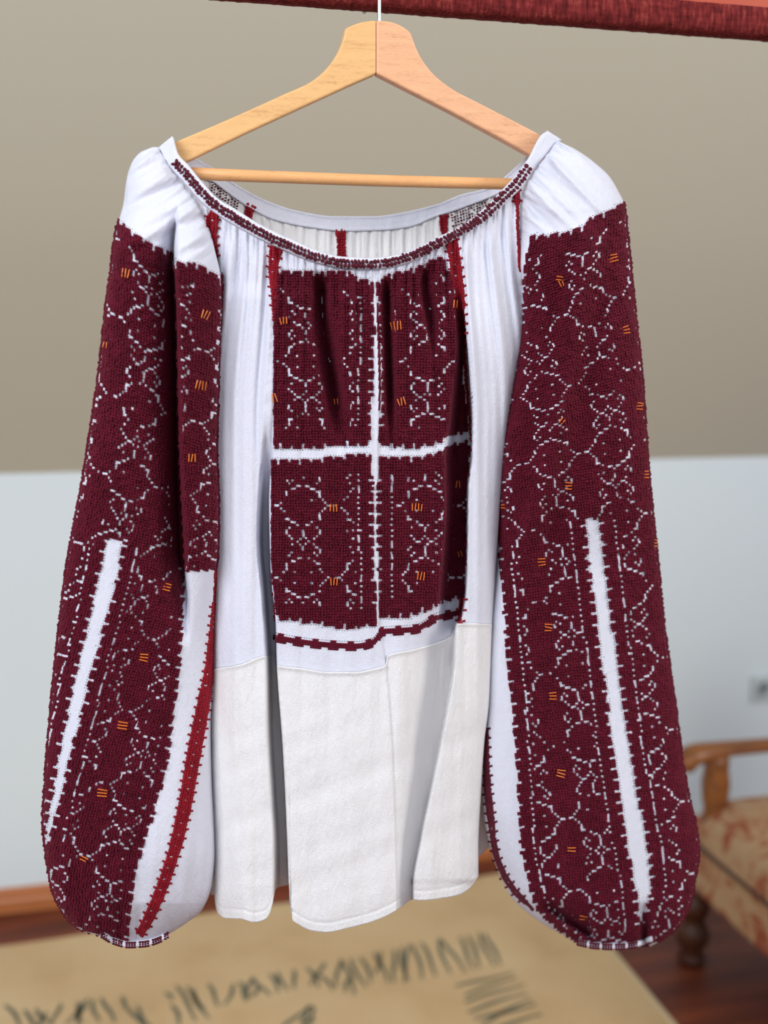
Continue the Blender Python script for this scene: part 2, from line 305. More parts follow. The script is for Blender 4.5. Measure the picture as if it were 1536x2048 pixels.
SRr = XY([(1118, 283), (1150, 298), (1190, 326), (1218, 352), (1238, 385), (1248, 408), (1255, 470), (1263, 550), (1272, 640), (1283, 740), (1290, 840), (1298, 950), (1309, 1060), (1319, 1160), (1329, 1260), (1341, 1345), (1353, 1430), (1364, 1520), (1377, 1590), (1392, 1655), (1397, 1700), (1392, 1745), (1383, 1795), (1366, 1838), (1340, 1868), (1300, 1894)])
SRl = XY([(1112, 283), (1091, 309), (1067, 335), (1042, 375), (1037, 400), (1036, 470), (1036, 530), (1042, 560), (1043, 640), (1034, 720), (1020, 800), (1006, 900), (999, 1000), (994, 1100), (980, 1200), (970, 1300), (964, 1420), (962, 1540), (964, 1620), (976, 1680), (990, 1727), (1021, 1792), (1070, 1837), (1135, 1876), (1165, 1894)])
BU = smooth_line([(346, 275), (356, 309), (376, 332), (403, 365), (434, 398), (473, 422), (512, 447), (551, 467), (590, 484), (630, 502), (688, 516), (747, 518), (800, 510), (876, 477), (934, 447), (973, 414), (1005, 381), (1032, 352), (1054, 322), (1081, 272), (1093, 264)], 240)
BLw = smooth_line([(319, 297), (334, 325), (368, 363), (403, 402), (442, 432), (481, 455), (528, 480), (571, 500), (630, 523), (688, 535), (747, 537), (800, 529), (876, 494), (934, 461), (973, 437), (1012, 402), (1042, 373), (1067, 336), (1091, 307), (1112, 286), (1121, 281)], 240)
neck = Cv(sorted({round(float(x)): float(y) for x, y in BLw if 330 < x < 1100}.items()))
KU = smooth_line([(346, 275), (352, 292), (368, 302), (391, 316), (434, 342), (473, 371), (532, 402), (591, 422), (669, 434), (747, 434), (817, 424), (876, 410), (923, 391), (973, 379), (1003, 361), (1036, 332), (1062, 305), (1082, 280), (1093, 264)], 240)
KLw = smooth_line([(319, 297), (345, 328), (385, 350), (425, 362), (450, 380), (493, 410), (551, 439), (630, 455), (688, 461), (766, 459), (817, 453), (876, 430), (903, 422), (973, 396), (1005, 381), (1045, 352), (1080, 318), (1112, 288), (1121, 281)], 240)
kneck = Cv(sorted({round(float(x)): float(y) for x, y in KLw if 330 < x < 1100}.items()))
def band_h(x): return .010+.052*(1-np.clip(np.abs((x-718)/395), 0, 1)**2.4)
BXl = XY([(395, 380), (403, 402), (415, 450), (425, 520), (428, 560), (424, 900), (420, 1200), (419, 1500), (424, 1700), (429, 1800), (434, 1830), (440, 1870)])
BXr = XY([(1044, 372), (1037, 400), (1042, 470), (1052, 560), (1052, 620), (1044, 690), (1028, 780), (1010, 900), (1002, 1000), (996, 1080), (985, 1247), (979, 1400), (969, 1488), (962, 1600), (957, 1700), (957, 1756), (948, 1770), (940, 1900)])
HEM = [(400, 1800), (429, 1812), (436, 1828), (451, 1837), (480, 1838), (509, 1845), (531, 1839), (540, 1825), (546, 1804), (551, 1780), (565, 1770), (579, 1767), (581, 1834), (595, 1848), (625, 1862), (654, 1865), (689, 1858), (740, 1845), (775, 1831), (800, 1816), (826, 1799), (829, 1800), (841, 1801), (896, 1795), (923, 1788), (947, 1769), (957, 1753), (1000, 1745)]
hem = Cv(HEM)
SEAM = Cv([(380, 1344), (428, 1338), (480, 1330), (529, 1312), (546, 1310), (552, 1331), (600, 1337), (660, 1345), (710, 1345), (750, 1338), (772, 1331), (777, 1311), (830, 1299), (904, 1271), (912, 1248), (950, 1247), (990, 1249), (1060, 1251)])
CE = XY([(548, 880), (539, 1010), (542, 1140), (552, 1254), (554, 1329), (566, 1495), (572, 1612), (578, 1769), (581, 1870)])
AE = XY([(520, 880), (512, 1075), (522, 1200), (530, 1340), (532, 1456), (540, 1600), (545, 1690), (546, 1870)])
DE = XY([(922, 560), (940, 760), (945, 850), (944, 912), (937, 978), (935, 1100), (933, 1173), (922, 1243), (913, 1249), (908, 1340), (896, 1417), (869, 1554), (841, 1690), (828, 1769), (827, 1880)])
V2 = XY([(800, 1150), (800, 1340), (790, 1500), (790, 1700), (790, 1880)])
CS = XY([(905, 560), (914, 675), (905, 780), (893, 880), (888, 920), (890, 1000), (886, 1080), (876, 1200), (872, 1300)])
FV1 = XY([(642, 540), (645, 620), (655, 700), (672, 800), (690, 900)]); FV2 = XY([(772, 540), (776, 640), (780, 760), (784, 880)]); FV3 = XY([(848, 520), (852, 580), (862, 640), (872, 720)]); FV4 = XY([(737, 540), (742, 700), (745, 900)]); FR1 = XY([(700, 540), (708, 700), (716, 900)])
SLIT = XY([(750, 540), (757, 662), (760, 770), (757, 870), (756, 960), (757, 1108), (758, 1238), (772, 1330), (785, 1500), (792, 1700), (796, 1880)])
def g(x, c, s): return np.exp(-((x-c)/s)**2)
def hbody(x, y):
    x = np.asarray(x, float); y = np.asarray(y, float); x, y = np.broadcast_arrays(x, y)
    xl, xr = BXl(y), BXr(y); s = np.clip((x-xl)/(xr-xl), 0, 1); q = np.abs(2*s-1)
    hb = .018+.044*np.sqrt(np.clip(1-q**3.5, 0, 1)); d = y-neck(x)
    h = band_h(x)*(1-ss(0, 220, d))+hb*ss(0, 220, d)
    xx = 718+(x-718)*(1-.10*ss(0, 400, d))
    h = h+.0034*wob(xx/3.1, 1)*ss(-2, 10, d)*np.exp(-np.clip(d, 0, 999)/75)
    h = h+.0062*wob(xx/7.5, 3)*ss(10, 70, d)*np.exp(-np.clip(d-60, 0, 999)/420)*(1-.5*ss(548, 560, x)*(1-ss(900, 920, x)))
    h = h+.0012*wob(x/24+y/300, 5)+.0009*wob(x/15-y/90, 8)*ss(900, 1400, y)+.0007*wob(y/26+x/70, 4)*ss(1340, 1500, y)
    t = ss(548, 556, x)*(1-ss(915, 925, x))*ss(12, 60, d)
    k = 1-ss(760, 920, y)
    h = h-t*k*(.036*g(x, FV1(y), 16)+.024*g(x, FV2(y), 9)+.004*g(x, FV4(y), 6))-.022*t*g(x, FV3(y), 11)*(1-ss(600, 730, y))+.007*t*g(x, FR1(y), 16)*k
    h = h+t*.0035*wob(x/6.0, 11)*np.exp(-np.clip(d-30, 0, 999)/110)
    # deep valley between left fold and middle fold
    h = h-.058*ss(820, 1120, y)*ss(AE(y), AE(y)+15, x)*(1-ss(CE(y)-3, CE(y)+1, x))
    h = h+.006*g(x, 480, 35)*ss(1000, 1300, y)
    # shaded slope right of the middle fold
    de = DE(y); cut = 1-ss(de-3, de+1, x)
    h = h-.05*ss(1170, 1330, y)*(ss(V2(y), de+25, x)**1.0)*cut
    h = h-.055*ss(560, 700, y)*(1-ss(1200, 1290, y))*ss(CS(y)-2, CS(y)+16, x)*cut*ss(555, 600, y)
    h = h+.008*ss(560, 720, y)*(1-cut)
    h = h+.003*(1-ss(SLIT(y)-2, SLIT(y)+1, x))*ss(560, 600, y)
    h = h-.0007*np.exp(-((hem(x)-y-19)/2.2)**2)
    return h
def bodymesh(name, m, ftop, fbot, nrow, dh, ncol=300, h0=hbody, xl=None, xr=None):
    s = np.linspace(0, 1, ncol)[None, :]; t = np.linspace(0, 1, nrow)[:, None]
    y = np.broadcast_to(np.linspace(500, 1500, nrow)[:, None], (nrow, ncol)).copy(); 
    xl = xl or BXl; xr = xr or BXr
    for _ in range(6):
        x = xl(y)+(xr(y)-xl(y))*s
        y0 = ftop(x[0:1]); y1 = fbot(x[-1:]); y = y0+(y1-y0)*t
    x = xl(y)+(xr(y)-xl(y))*s
    return x, y
x, y = bodymesh('', None, neck, SEAM, 330, 0)
def steepq(x, y, hfn, q):
    st = (np.abs(hfn(x+2, y)-hfn(x-2, y)) > .0035).ravel(); return st[q].any(1)
qb = gridf(*x.shape); xm, ym = x.ravel()[qb].mean(1), y.ravel()[qb].mean(1)
HBx = lambda x: np.interp(x, [545, 760, 886, 890, 945], [897, 892, 884, 874, 862])
mi = (steepq(x, y, hbody, qb) & (xm > 555) & (xm < CS(ym)+18) & (ym > 556) & (ym < np.interp(xm, [550, 760, 890, 945], [1236, 1236, 1200, 1194])) & ((ym < HBx(xm)) | (ym > HBx(xm)+20))).astype(int)
bod = mesh('bodice', P(x, y, hbody(x, y)), (qb, NT), COT, BL, mats=[COT, BURGF], midx=mi); solid(bod, .0009)
x, y = bodymesh('', None, SEAM, hem, 200, 0); dd = y-SEAM(x)
sk = mesh('lower_panel', P(x, y, hbody(x, y)+.0012+.0016*np.exp(-(dd/5)**2)), (gridf(*x.shape), NT), COT2, BL); solid(sk, .0012); sk['label'] = 'plain warm white lower panel below the seam'
# --- back panel
bhem = Cv([(380, 1797), (423, 1790), (550, 1775), (600, 1765), (700, 1750), (900, 1722), (958, 1712), (978, 1695), (1010, 1688)])
BKl = XY([(390, 352), (412, 420), (425, 520), (428, 560), (424, 900), (420, 1200), (419, 1500), (424, 1830)]); BKr = XY([(1045, 350), (1037, 420), (1036, 540), (1044, 600), (1026, 780), (1002, 1000), (990, 1247), (984, 1500), (982, 1800)])
def hback(x, y):
    xl, xr = BKl(y), BKr(y); s = np.clip((x-xl)/(xr-xl), 0, 1); d = y-kneck(x)
    h = -band_h(x)*(1-ss(0, 300, d))-(.0+.022*np.sqrt(np.clip(1-np.abs(2*s-1)**3, 0, 1)))*ss(0, 300, d)
    return h+.0028*wob(x/4.0, 2)*ss(-2, 8, d)*np.exp(-np.clip(d, 0, 999)/160)
x, y = bodymesh('', None, kneck, bhem, 200, 0, 240, xl=BKl, xr=BKr)
bk = mesh('back_panel', P(x, y, hback(x, y)), (gridf(*x.shape), NT), COT2, BL); solid(bk, .0009)
# --- neckband: front and back halves meet over the hanger
tb = np.linspace(0, 1, 9)[None, :]
def bandgrid(U, W, sgn):
    x = U[:, 0:1]*(1-tb)+W[:, 0:1]*tb; y = U[:, 1:2]*(1-tb)+W[:, 1:2]*tb
    h = sgn*(band_h(x)+.0012+.0016*np.sqrt(np.clip(1-(2*tb-1)**4, 0, 1)))+.0004*wob(x/9+y/30)
    return x, y, h
xf, yf, hf = bandgrid(BU, BLw, 1); xb, yb, hb_ = bandgrid(KU, KLw, -1)
A = P(xf, yf, hf); B = P(xb, yb, hb_+.004)
ring = np.concatenate([A, B[::-1]], 0)
q = gridf(ring.shape[0], 9); n_ = ring.shape[0]
qc = np.array([[ (n_-1)*9+c, c, c+1, (n_-1)*9+c+1] for c in range(8)])
nb = mesh('neckband', ring, (np.concatenate([q, qc]), NT), COT, BL); solid(nb, .0016)
# --- stitches -----------------------------------------------------------------
def dome_mesh(name, cx, cy, hfn, rx, ry, hh, ang, m, parent, sq=True, sink=.0006, n=8, shear=None, rin=None):
    cx = np.asarray(cx, float); K = len(cx); rx, ry, hh, ang = [np.broadcast_to(np.asarray(v, float), (K,)) for v in (rx, ry, hh, ang)]
    t = np.arange(n)*2*math.pi/n+math.pi/n; f_ = 1.0
    fr = f_*(np.where(np.arange(n) % 2 == 0, 1.36, .98) if sq else np.ones(n)); t = t-(math.pi/n-math.pi/4 if sq else 0)
    ux = np.concatenate([np.cos(t)*fr, np.cos(t)*.56, [0]]); uy = np.concatenate([np.sin(t)*fr, np.sin(t)*.56, [0]]); uz = np.concatenate([np.full(n, .02 if sq else 0), np.full(n, .78), [1]])
    X = ux[None]*rx[:, None]; Y = uy[None]*ry[:, None]; ca, sa = np.cos(ang)[:, None], np.sin(ang)[:, None]
    x = cx[:, None]+X*ca-Y*sa; y = np.asarray(cy)[:, None]+X*sa+Y*ca
    if shear is not None:
        jx, jy = rin; inner = (uz[None] > .2); X = X*np.where(inner, 1, 1+.3*rng.random((K, 1))**2*rng.random(X.shape)*2); Y = Y*np.where(inner, 1, 1+.3*rng.random(Y.shape)); X = X+jx[:, None]*inner; Y = Y+jy[:, None]*inner
        x = cx[:, None]+X+shear[1][:, None]*Y; y = np.asarray(cy)[:, None]+Y+shear[0][:, None]*X
    hc = hfn(cx, np.asarray(cy, float))[:, None]; h = hfn(x, y); h = np.clip(h, hc-.006, hc+.006)+uz[None]*hh[:, None]-sink*(uz[None] == 0)
    V = P(x, y, h).reshape(-1, 3); k = np.arange(n); nv = 2*n+1
    Q = np.stack([k, n+k, n+(k+1) % n, (k+1) % n], -1); T = np.stack([n+k, np.full(n, 2*n), n+(k+1) % n], -1)
    off = (np.arange(K)*nv)[:, None, None]
    o = mesh(name, V, ((Q[None]+off).reshape(-1, 4), (T[None]+off).reshape(-1, 3)), m, parent); o['kind'] = 'stuff'; return o
W_, H_ = 22, 26
tile = set()
for pt in [(0, 8), (1, 7), (2, 7), (3, 6), (4, 6), (5, 5), (6, 5), (6, 4), (6, 3), (7, 2), (8, 1), (9, 0), (10, 0), (3, 2), (0, 9), (0, 10), (0, 11), (1, 12), (2, 13), (3, 13), (4, 12), (5, 11), (6, 10), (6, 9), (5, 8), (4, 9), (9, 12), (10, 9)]: tile.add(pt)
tile -= {(9, 12), (10, 9)}
def pat(i, j):
    a = (i+W_//2) % W_-W_//2; b_ = (j+H_//2) % H_-H_//2
    return np.array([(abs(int(p)), abs(int(q_))) in tile for p, q_ in zip(a.ravel(), b_.ravel())]).reshape(a.shape)
PX = 5.55
def embroider(name, hfn, parent, xref, kf, v0, inside, dist, urange, vrange, jump=None, rx=.66, ry=.56, ishift=11, jshift=13, ang=0.0, m=None):
    """inside(x,y) mask; dist(x,y) -> list of (distance in cells to a toothed edge, phase coordinate j or i selector, has white line)"""
    I, J = np.meshgrid(np.arange(*urange), np.arange(*vrange)); u = I*PX; v = v0+J*PX; yy = v.astype(float).copy()
    for _ in range(8): yy = v+kf(yy)*u
    xx = xref(yy)+u
    xx = xx+1.1*wob(yy/9+xx/31, 2)+.5*wob(yy/3.7+xx/5, 5); yy = yy+1.0*wob(xx/8+yy/27, 7)+.4*wob(xx/4.1, 1)
    Ip = I-(jump(xx, yy) if jump is not None else 0)
    white = pat(Ip+ishift, J+jshift)
    ins = inside(xx, yy)
    keep = ins & ~white
    drop = rng.random(I.shape); keep |= ins & white & (drop < .2); 
    dots = ins & white & (drop > .6)
    for d, par, line in dist(xx, yy):
        idx = J if par == 'j' else I
        near = (d < 6.5); keep |= ins & near & (d >= 0)
        if line: keep &= ~((d >= 4.6) & (d < 5.6) & (((J % 2) == 0) | (drop > .7)))
        tooth = (d >= 0) & (d < .9+.9*np.abs(np.sin(idx*12.9898+u*0))) & (idx % 4 == 0); keep &= ~tooth; dots |= tooth & ins & (d < 1.2)
        dots |= (~ins) & (d < 0) & (d > -1.0) & inside(xx, yy, True)
    x = xx[keep]; y = yy[keep]; K = len(x)
    o = dome_mesh(name, x, y, hfn, PX*rx, PX*ry, (.0031*rng.normal(1, .24, K)).clip(.0014, .005), 0, m or BURG, parent, shear=(kf(y)*np.ones(K), (xref(y+4)-xref(y-4))/8), rin=(rng.normal(0, .75, K), rng.normal(0, .6, K)))
    if dots.sum():
        xd, yd = xx[dots]+PX/2*0, yy[dots]
        dome_mesh('counted_dots', xd, yd, hfn, 1.25, 1.25, .0007, 0, DOT, parent, False, n=6)
    return o
# chest
ETOP = Cv([(546, 545), (560, 540), (600, 542), (640, 545), (700, 542), (712, 555), (745, 562), (752, 568), (770, 553), (790, 545), (830, 536), (858, 522), (880, 512), (900, 540), (915, 600), (945, 640)])
SCl = XY([(744, 540), (750, 662), (745, 773), (741, 888), (744, 940), (746, 978), (748, 1108), (754, 1238)]); SCr = XY([(750, 540), (760, 662), (762, 773), (759, 888), (757, 940), (755, 978), (756, 1108), (757, 1238)])
HB0 = Cv([(545, 897), (640, 895), (735, 889), (760, 893), (825, 895), (886, 884), (889, 876), (895, 873), (945, 862)]); HB1 = Cv([(545, 919), (640, 917), (735, 907), (760, 911), (825, 914), (886, 902), (889, 900), (895, 894), (945, 866+12)])
EB = Cv([(545, 1238), (630, 1248), (695, 1257), (754, 1249), (757, 1237), (809, 1236), (851, 1222), (890, 1203), (930, 1196), (945, 1194)])
EXl = XY([(553, 530), (549, 620), (547, 760), (546, 900), (542, 930), (541, 1000), (543, 1140), (549, 1240)]); EXr = XY([(890, 500), (905, 540), (914, 675), (925, 760), (936, 830), (944, 912), (937, 978), (935, 1100), (927, 1210)])
def in_chest(x, y, ext=False):
    e = 5.5 if ext else 0
    a = (x > EXl(y)) & (x < EXr(y)) & (y > ETOP(x)-e) & (y < EB(x)+e)
    a &= ~((x > SCl(y)+(0)) & (x < SCr(y)-0)); a &= ~((y > HB0(x)+e) & (y < HB1(x)-e)); return a
def d_chest(x, y):
    r_ = []
    dl = (SCl(y)-x)/PX; dr = (x-SCr(y))/PX; d = np.where(dl > -1.5, dl, dr); r_.append((d, 'j', True))
    r_.append(((y-ETOP(x))/PX, 'i', False)); r_.append(((EB(x)-y)/PX, 'i', False))
    d = np.where(y < (HB0(x)+HB1(x))/2, (HB0(x)-y)/PX, (y-HB1(x))/PX); r_.append((d, 'i', False)); return r_
embroider('chest_embroidery', hbody, bod, lambda y: np.where(y < 905, 672., 667.)+0*y, lambda y: 0*y+.0, 650, in_chest, d_chest, (-24, 52), (-30, 112), rx=.545, ry=.545)['label'] = 'burgundy cross stitched chest panel'
# border row under the chest
lb = smooth_line([(549, 1275), (598, 1284), (663, 1291), (712, 1293), (745, 1286), (758, 1272), (764, 1264), (793, 1262), (832, 1259), (850, 1250), (868, 1238), (890, 1232), (918, 1226)], 78)
i_ = np.arange(78); xs, ys = [], []
for r_ in range(-1, 3):
    for k in range(78):
        if r_ in (0, 1) or (r_ == 2 and k % 7 in (1, 2, 3, 4)) or (r_ == -1 and k % 7 in (2, 3)):
            xs.append(lb[k, 0]+rng.normal(0, .3)); ys.append(lb[k, 1]-3+r_*4.6)
dome_mesh('border_row', xs, ys, hbody, 3.6, 3.2, .002, 0, BURG, bod)['label'] = 'narrow burgundy border row under the chest panel'
xs = [lb[k, 0] for k in range(78)]; ys = [lb[k, 1]-10 for k in range(78)]
dome_mesh('counted_dots', xs, ys, hbody, 1.2, 1.2, .0007, 0, DOT, bod, False, n=6)
# neckband stitching
mid = (BU*.48+BLw*.52); seg = np.concatenate([[0], np.cumsum(np.hypot(*np.diff(mid, axis=0).T))]); xs, ys, an = [], [], []
i0 = np.argmin(np.hypot(mid[:, 0]-351, mid[:, 1]-325)); i1 = np.argmin(np.hypot(mid[:, 0]-1053, mid[:, 1]-333))
def hband(x, y): return band_h(x)+.0028
q = np.arange(seg[i0], seg[i1], 7.6)
bx, by = np.interp(q, seg, mid[:, 0]), np.interp(q, seg, mid[:, 1]); ta = np.arctan2(np.gradient(by), np.gradient(bx))
wid = np.interp(q, seg, np.hypot(*(BU-BLw).T))
for k in range(len(q)):
    for r_ in (-1, 1):
        o_ = r_*min(wid[k]*.21, 4.9); xs.append(bx[k]-math.sin(ta[k])*o_+rng.normal(0, .5)+r_*1.2); ys.append(by[k]+math.cos(ta[k])*o_+rng.normal(0, .5)); an.append(ta[k]+.35*r_+rng.normal(0, .25))
dome_mesh('neckband_stitching', xs, ys, hband, rng.normal(4.9, .8, len(xs)).clip(3), rng.normal(6.6, .8, len(xs)), .0044, an, PLUM, nb, False)['label'] = 'plum coloured chain of knots round the neckband'
# --- sleeves
def hL(x, y):
    x, y = np.broadcast_arrays(np.asarray(x, float), np.asarray(y, float)); xl, xr = SLl(y), SLr(y); s = np.clip((x-xl)/np.maximum(xr-xl, 1), 0, 1)
    e = np.sqrt(np.clip((y-292)/130, 0, 1))*np.sqrt(np.clip((1896-y)/90, 0, 1))
    h = .010+.024*ss(380, 520, y)*(1-.6*ss(1700, 1890, y))+(.034+.012*ss(1300, 1700, y))*e*np.sqrt(np.clip(1-np.abs(2*s-1)**3, 0, 1))
    m = ss(400, 540, y)*(1-ss(1090, 1300, y)); dx = x-LOBE(y)
    h = h+m*np.where(dx < 0, -.062*np.exp(np.minimum(dx, 0)/20), -.062*(1-ss(-1, 6, dx))+.012*ss(0, 12, dx)*(1-ss(30, 90, dx)*.5))
    # gathers under the neckband
    db = (SLr(y)-x)*.74; w_ = (x*.62+y*.78)
    top = (1-ss(470, 540, y))
    h = h+top*(.0032*wob(w_/3.4, 1)*np.exp(-np.clip(db, 0, 999)/28)+.0085*wob(w_/11-x/60, 2)*np.exp(-np.clip(db, 0, 999)/120)*ss(0, 20, db))*ss(0, .05, s)
    h = h+.0016*wob(x/34+y/110, 3)*ss(500, 700, y)+.002*wob(x/16+y/260, 6)*ss(1450, 1800, y)+.004*wob(x/9, 4)*ss(1780, 1880, y)*e
    return h
def hR(x, y):
    x, y = np.broadcast_arrays(np.asarray(x, float), np.asarray(y, float)); xl, xr = SRl(y), SRr(y); s = np.clip((x-xl)/np.maximum(xr-xl, 1), 0, 1)
    e = np.sqrt(np.clip((y-280)/140, 0, 1))*np.sqrt(np.clip((1898-y)/95, 0, 1))
    h = .010+.014*ss(420, 560, y)*(1-ss(950, 1150, y))+.006*s+(.040+.010*ss(1300, 1700, y))*e*np.sqrt(np.clip(1-np.abs(2*s-1)**2.6, 0, 1))
    rd = RDG(y); m = ss(420, 500, y)*(1-ss(1050, 1300, y))
    h = h+m*(.011*np.exp(-((x-rd)/26)**2)-.006*np.exp(-((x-rd-45)/26)**2))
    db = (x-SRl(y))*.8; w_ = (x*.55-y*.83); top = (1-ss(400, 500, y))
    h = h+top*(.0032*wob(w_/3.4, 1)*np.exp(-np.clip(db, 0, 999)/28)+.0085*wob(w_/12+x/40, 2)*np.exp(-np.clip(db, 0, 999)/110)*ss(0, 20, db))*ss(0, .05, 1-s)
    h = h+.0014*wob(x/34-y/120, 3)*ss(500, 700, y)+.0025*wob(x/20-y/200, 6)*ss(1550, 1800, y)*e
    # bottom tucks
    ty = y-(1811+.62*(x-1086)); h = h-.034*np.where(ty < 0, np.exp(-(ty/20)**2), np.exp(-(ty/6)**2))*ss(1078, 1130, x)*(1-ss(1176, 1192, x))-.022*np.exp(-((x-1290)/9)**2)*ss(1790, 1870, y)
    return h
RDG = XY([(1184, 430), (1170, 520), (1152, 620), (1130, 760), (1112, 870), (1085, 980), (1055, 1100), (1035, 1250)])
def sleeve(name, xl, xr, y0, y1, hfn, embtop):
    nr, nc = 520, 110; y = np.linspace(y0, y1, nr)[:, None]; s = (1-np.cos(np.linspace(0, math.pi, nc)))[None, :]/2; s = .6*s+.4*np.linspace(0, 1, nc)[None]
    x = xl(y)+(xr(y)-xl(y))*s; y = np.broadcast_to(y, x.shape); Fr = P(x, y, hfn(x, y))
    nb_ = 30; sb = np.linspace(1, 0, nb_)[None, :]; xb = xl(y[:, :1])+(xr(y[:, :1])-xl(y[:, :1]))*sb; yb_ = np.broadcast_to(y[:, :1], xb.shape)
    hl = hfn(xl(y[:, :1]), y[:, :1]); hr = hfn(xr(y[:, :1]), y[:, :1]); e = np.sqrt(np.clip((y[:, :1]-y0)/130, 0, 1))*np.sqrt(np.clip((y1-y[:, :1])/80, 0, 1))
    hbk = hl*(1-sb)+hr*sb-.024*e*np.sqrt(np.clip(1-(2*sb-1)**2, 0, 1)); Bk = P(xb, yb_, hbk)[:, 1:-1]
    V = np.concatenate([Fr, Bk], 1); n = V.shape[1]; q = gridf(nr, n, True)
    rowc = (q[:, 0]//n); col = q[:, 0] % n; mi = ((col >= nc-1) & (rowc > (embtop-y0)/(y1-y0)*nr)).astype(int)
    yq = y0+(y1-y0)*rowc/nr; xq = x[np.minimum(rowc, nr-1), np.minimum(col, nc-1)]
    if xl is SLl: mi |= ((col < nc-1) & (yq > 535) & (yq < 1125) & (xq > LOBE(yq)-22) & (xq < LOBE(yq)+9)).astype(int)
    caps = [tuple(range(n)), tuple((nr-1)*n+k for k in range(n-1, -1, -1))]
    return mesh(name, V, [tuple(f) for f in q]+caps, COT, BL, mats=[COT, BURGF], midx=list(mi)+[0, 1])
sl = sleeve('sleeve', SLl, SLr, 294, 1893, hL, 470); sr = sleeve('sleeve', SRl, SRr, 283, 1894, hR, 440)
# left sleeve embroidery
LT = Cv([(225, 436), (236, 440), (262, 460), (300, 487), (340, 505), (347, 507), (349, 521), (400, 530), (425, 545), (450, 549)])
LXr = XY([(446, 540), (444, 700), (438, 800), (436, 900), (439, 1000), (437, 1135), (434, 1139), (371, 1143), (368, 1200), (364, 1300), (350, 1420), (333, 1540), (305, 1640), (280, 1720), (264, 1800), (258, 1870), (262, 1900)])
LS0 = XY([(214, 1078), (195, 1160), (176, 1250), (153, 1340), (135, 1430), (120, 1500), (106, 1580), (94, 1650), (90, 1690)]); LS1 = XY([(248, 1083), (232, 1160), (208, 1250), (183, 1340), (162, 1430), (142, 1500), (124, 1580), (104, 1650), (93, 1690)])
LSt = lambda x: 1080+(x-230)*.18
def in_L(x, y, ext=False):
    e = 5.5 if ext else 0
    a = (x > SLl(y)-1.5) & (x < LXr(y)-1) & (y > LT(x)-e) & (y < 1884-.22*np.abs(x-262)*(x < 262))
    return a & ~((x > LS0(y)+e) & (x < LS1(y)-e) & (y > LSt(x)) & (y < 1692))
def d_L(x, y):
    below = y > LSt(x)
    dl = np.where(below, (LS0(y)-x)/PX, 99); dr = np.where(below, (x-LS1(y))/PX, 99); far = y > 1692
    d = np.where(dl > -1.5, dl, dr); d = np.where(far, 99, d)
    e = np.where(y > 1145, (LXr(y)-x)/PX, 99)
    return [(d, 'j', True), ((y-LT(x))/PX, 'i', False), (np.where(e > 4, 99, e), 'j', False)]
LREF = XY([(420, 480), (411, 628), (402, 770), (384, 915), (362, 1040), (334, 1173), (288, 1314), (245, 1451), (204, 1586), (168, 1717), (150, 1850)])
LK = lambda y: .42-.18*ss(500, 1000, y)
jumpL = lambda x, y: np.where(x < LOBE(y), np.round(12*(1-ss(1000, 1240, y))), 0).astype(int)
embroider('sleeve_embroidery', hL, sl, LREF, LK, 628, in_L, d_L, (-75, 42), (-75, 245), jump=jumpL, rx=.55, ry=.55)['label'] = 'burgundy cross stitch covering the sleeve'
# right sleeve embroidery
RT = Cv([(1040, 476), (1060, 472), (1096, 469), (1132, 464), (1172, 449), (1180, 434), (1210, 424), (1250, 403), (1260, 400)])
RXl = XY([(1060, 470), (1052, 510), (1046, 550), (1044, 640), (1034, 720), (1020, 800), (1006, 900), (999, 1000), (996, 1060), (997, 1140), (1004, 1200), (1012, 1300), (1022, 1400), (1030, 1500), (1036, 1600), (1040, 1690), (1054, 1760), (1068, 1810), (1100, 1850), (1150, 1884)])
RS0 = XY([(1170, 1037), (1178, 1130), (1190, 1220), (1200, 1293), (1213, 1390), (1224, 1483), (1243, 1613), (1262, 1727), (1272, 1782), (1279, 1850)]); RS1 = XY([(1200, 1037), (1210, 1130), (1220, 1220), (1231, 1293), (1245, 1390), (1256, 1483), (1280, 1613), (1300, 1727), (1302, 1770), (1281, 1850)])
def in_R(x, y, ext=False):
    e = 5.5 if ext else 0
    a = (x > RXl(y)+1) & (x < SRr(y)+1.5) & (y > RT(x)-e) & (y < 1886-.0*x)
    return a & ~((x > RS0(y)+e) & (x < RS1(y)-e) & (y > 1037) & (y < 1852))
def d_R(x, y):
    dl = np.where(y > 1037, (RS0(y)-x)/PX, 99); dr = np.where(y > 1037, (x-RS1(y))/PX, 99); d = np.where(dl > -1.5, dl, dr); d = np.where(y > 1852, 99, d)
    e = np.where(y > 1090, (x-RXl(y))/PX, 99)
    return [(d, 'j', True), ((y-RT(x))/PX, 'i', False), (e, 'j', True)]
RREF = XY([(1230, 460), (1226, 515), (1251, 660), (1277, 812), (1291, 949), (1306, 1085), (1320, 1200), (1340, 1391), (1365, 1547), (1386, 1700), (1400, 1850)])
RK = lambda y: -.36+.22*ss(450, 1150, y)
embroider('sleeve_embroidery', hR, sr, RREF, RK, 520, in_R, d_R, (-66, 22), (-45, 262), rx=.55, ry=.55)['label'] = 'burgundy cross stitch covering the sleeve'
def edge_column(curve, y0, y1, hfn, parent, sgn, skip=lambda y: False):
    ys = np.array([y for y in np.arange(y0, y1, 4.6) if not skip(y)]); xs = curve(ys)+sgn*rng.normal(.6, .7, len(ys))
    dome_mesh('edge_stitches', xs, ys, hfn, rng.normal(3.6, .5, len(ys)), rng.normal(3.2, .4, len(ys)), .0022, 0, BURG, parent, False)
edge_column(SLl, 440, 1872, hL, sl, -1); edge_column(SRr, 406, 1886, hR, sr, 1); edge_column(SLr, 552, 1134, hL, sl, 1)
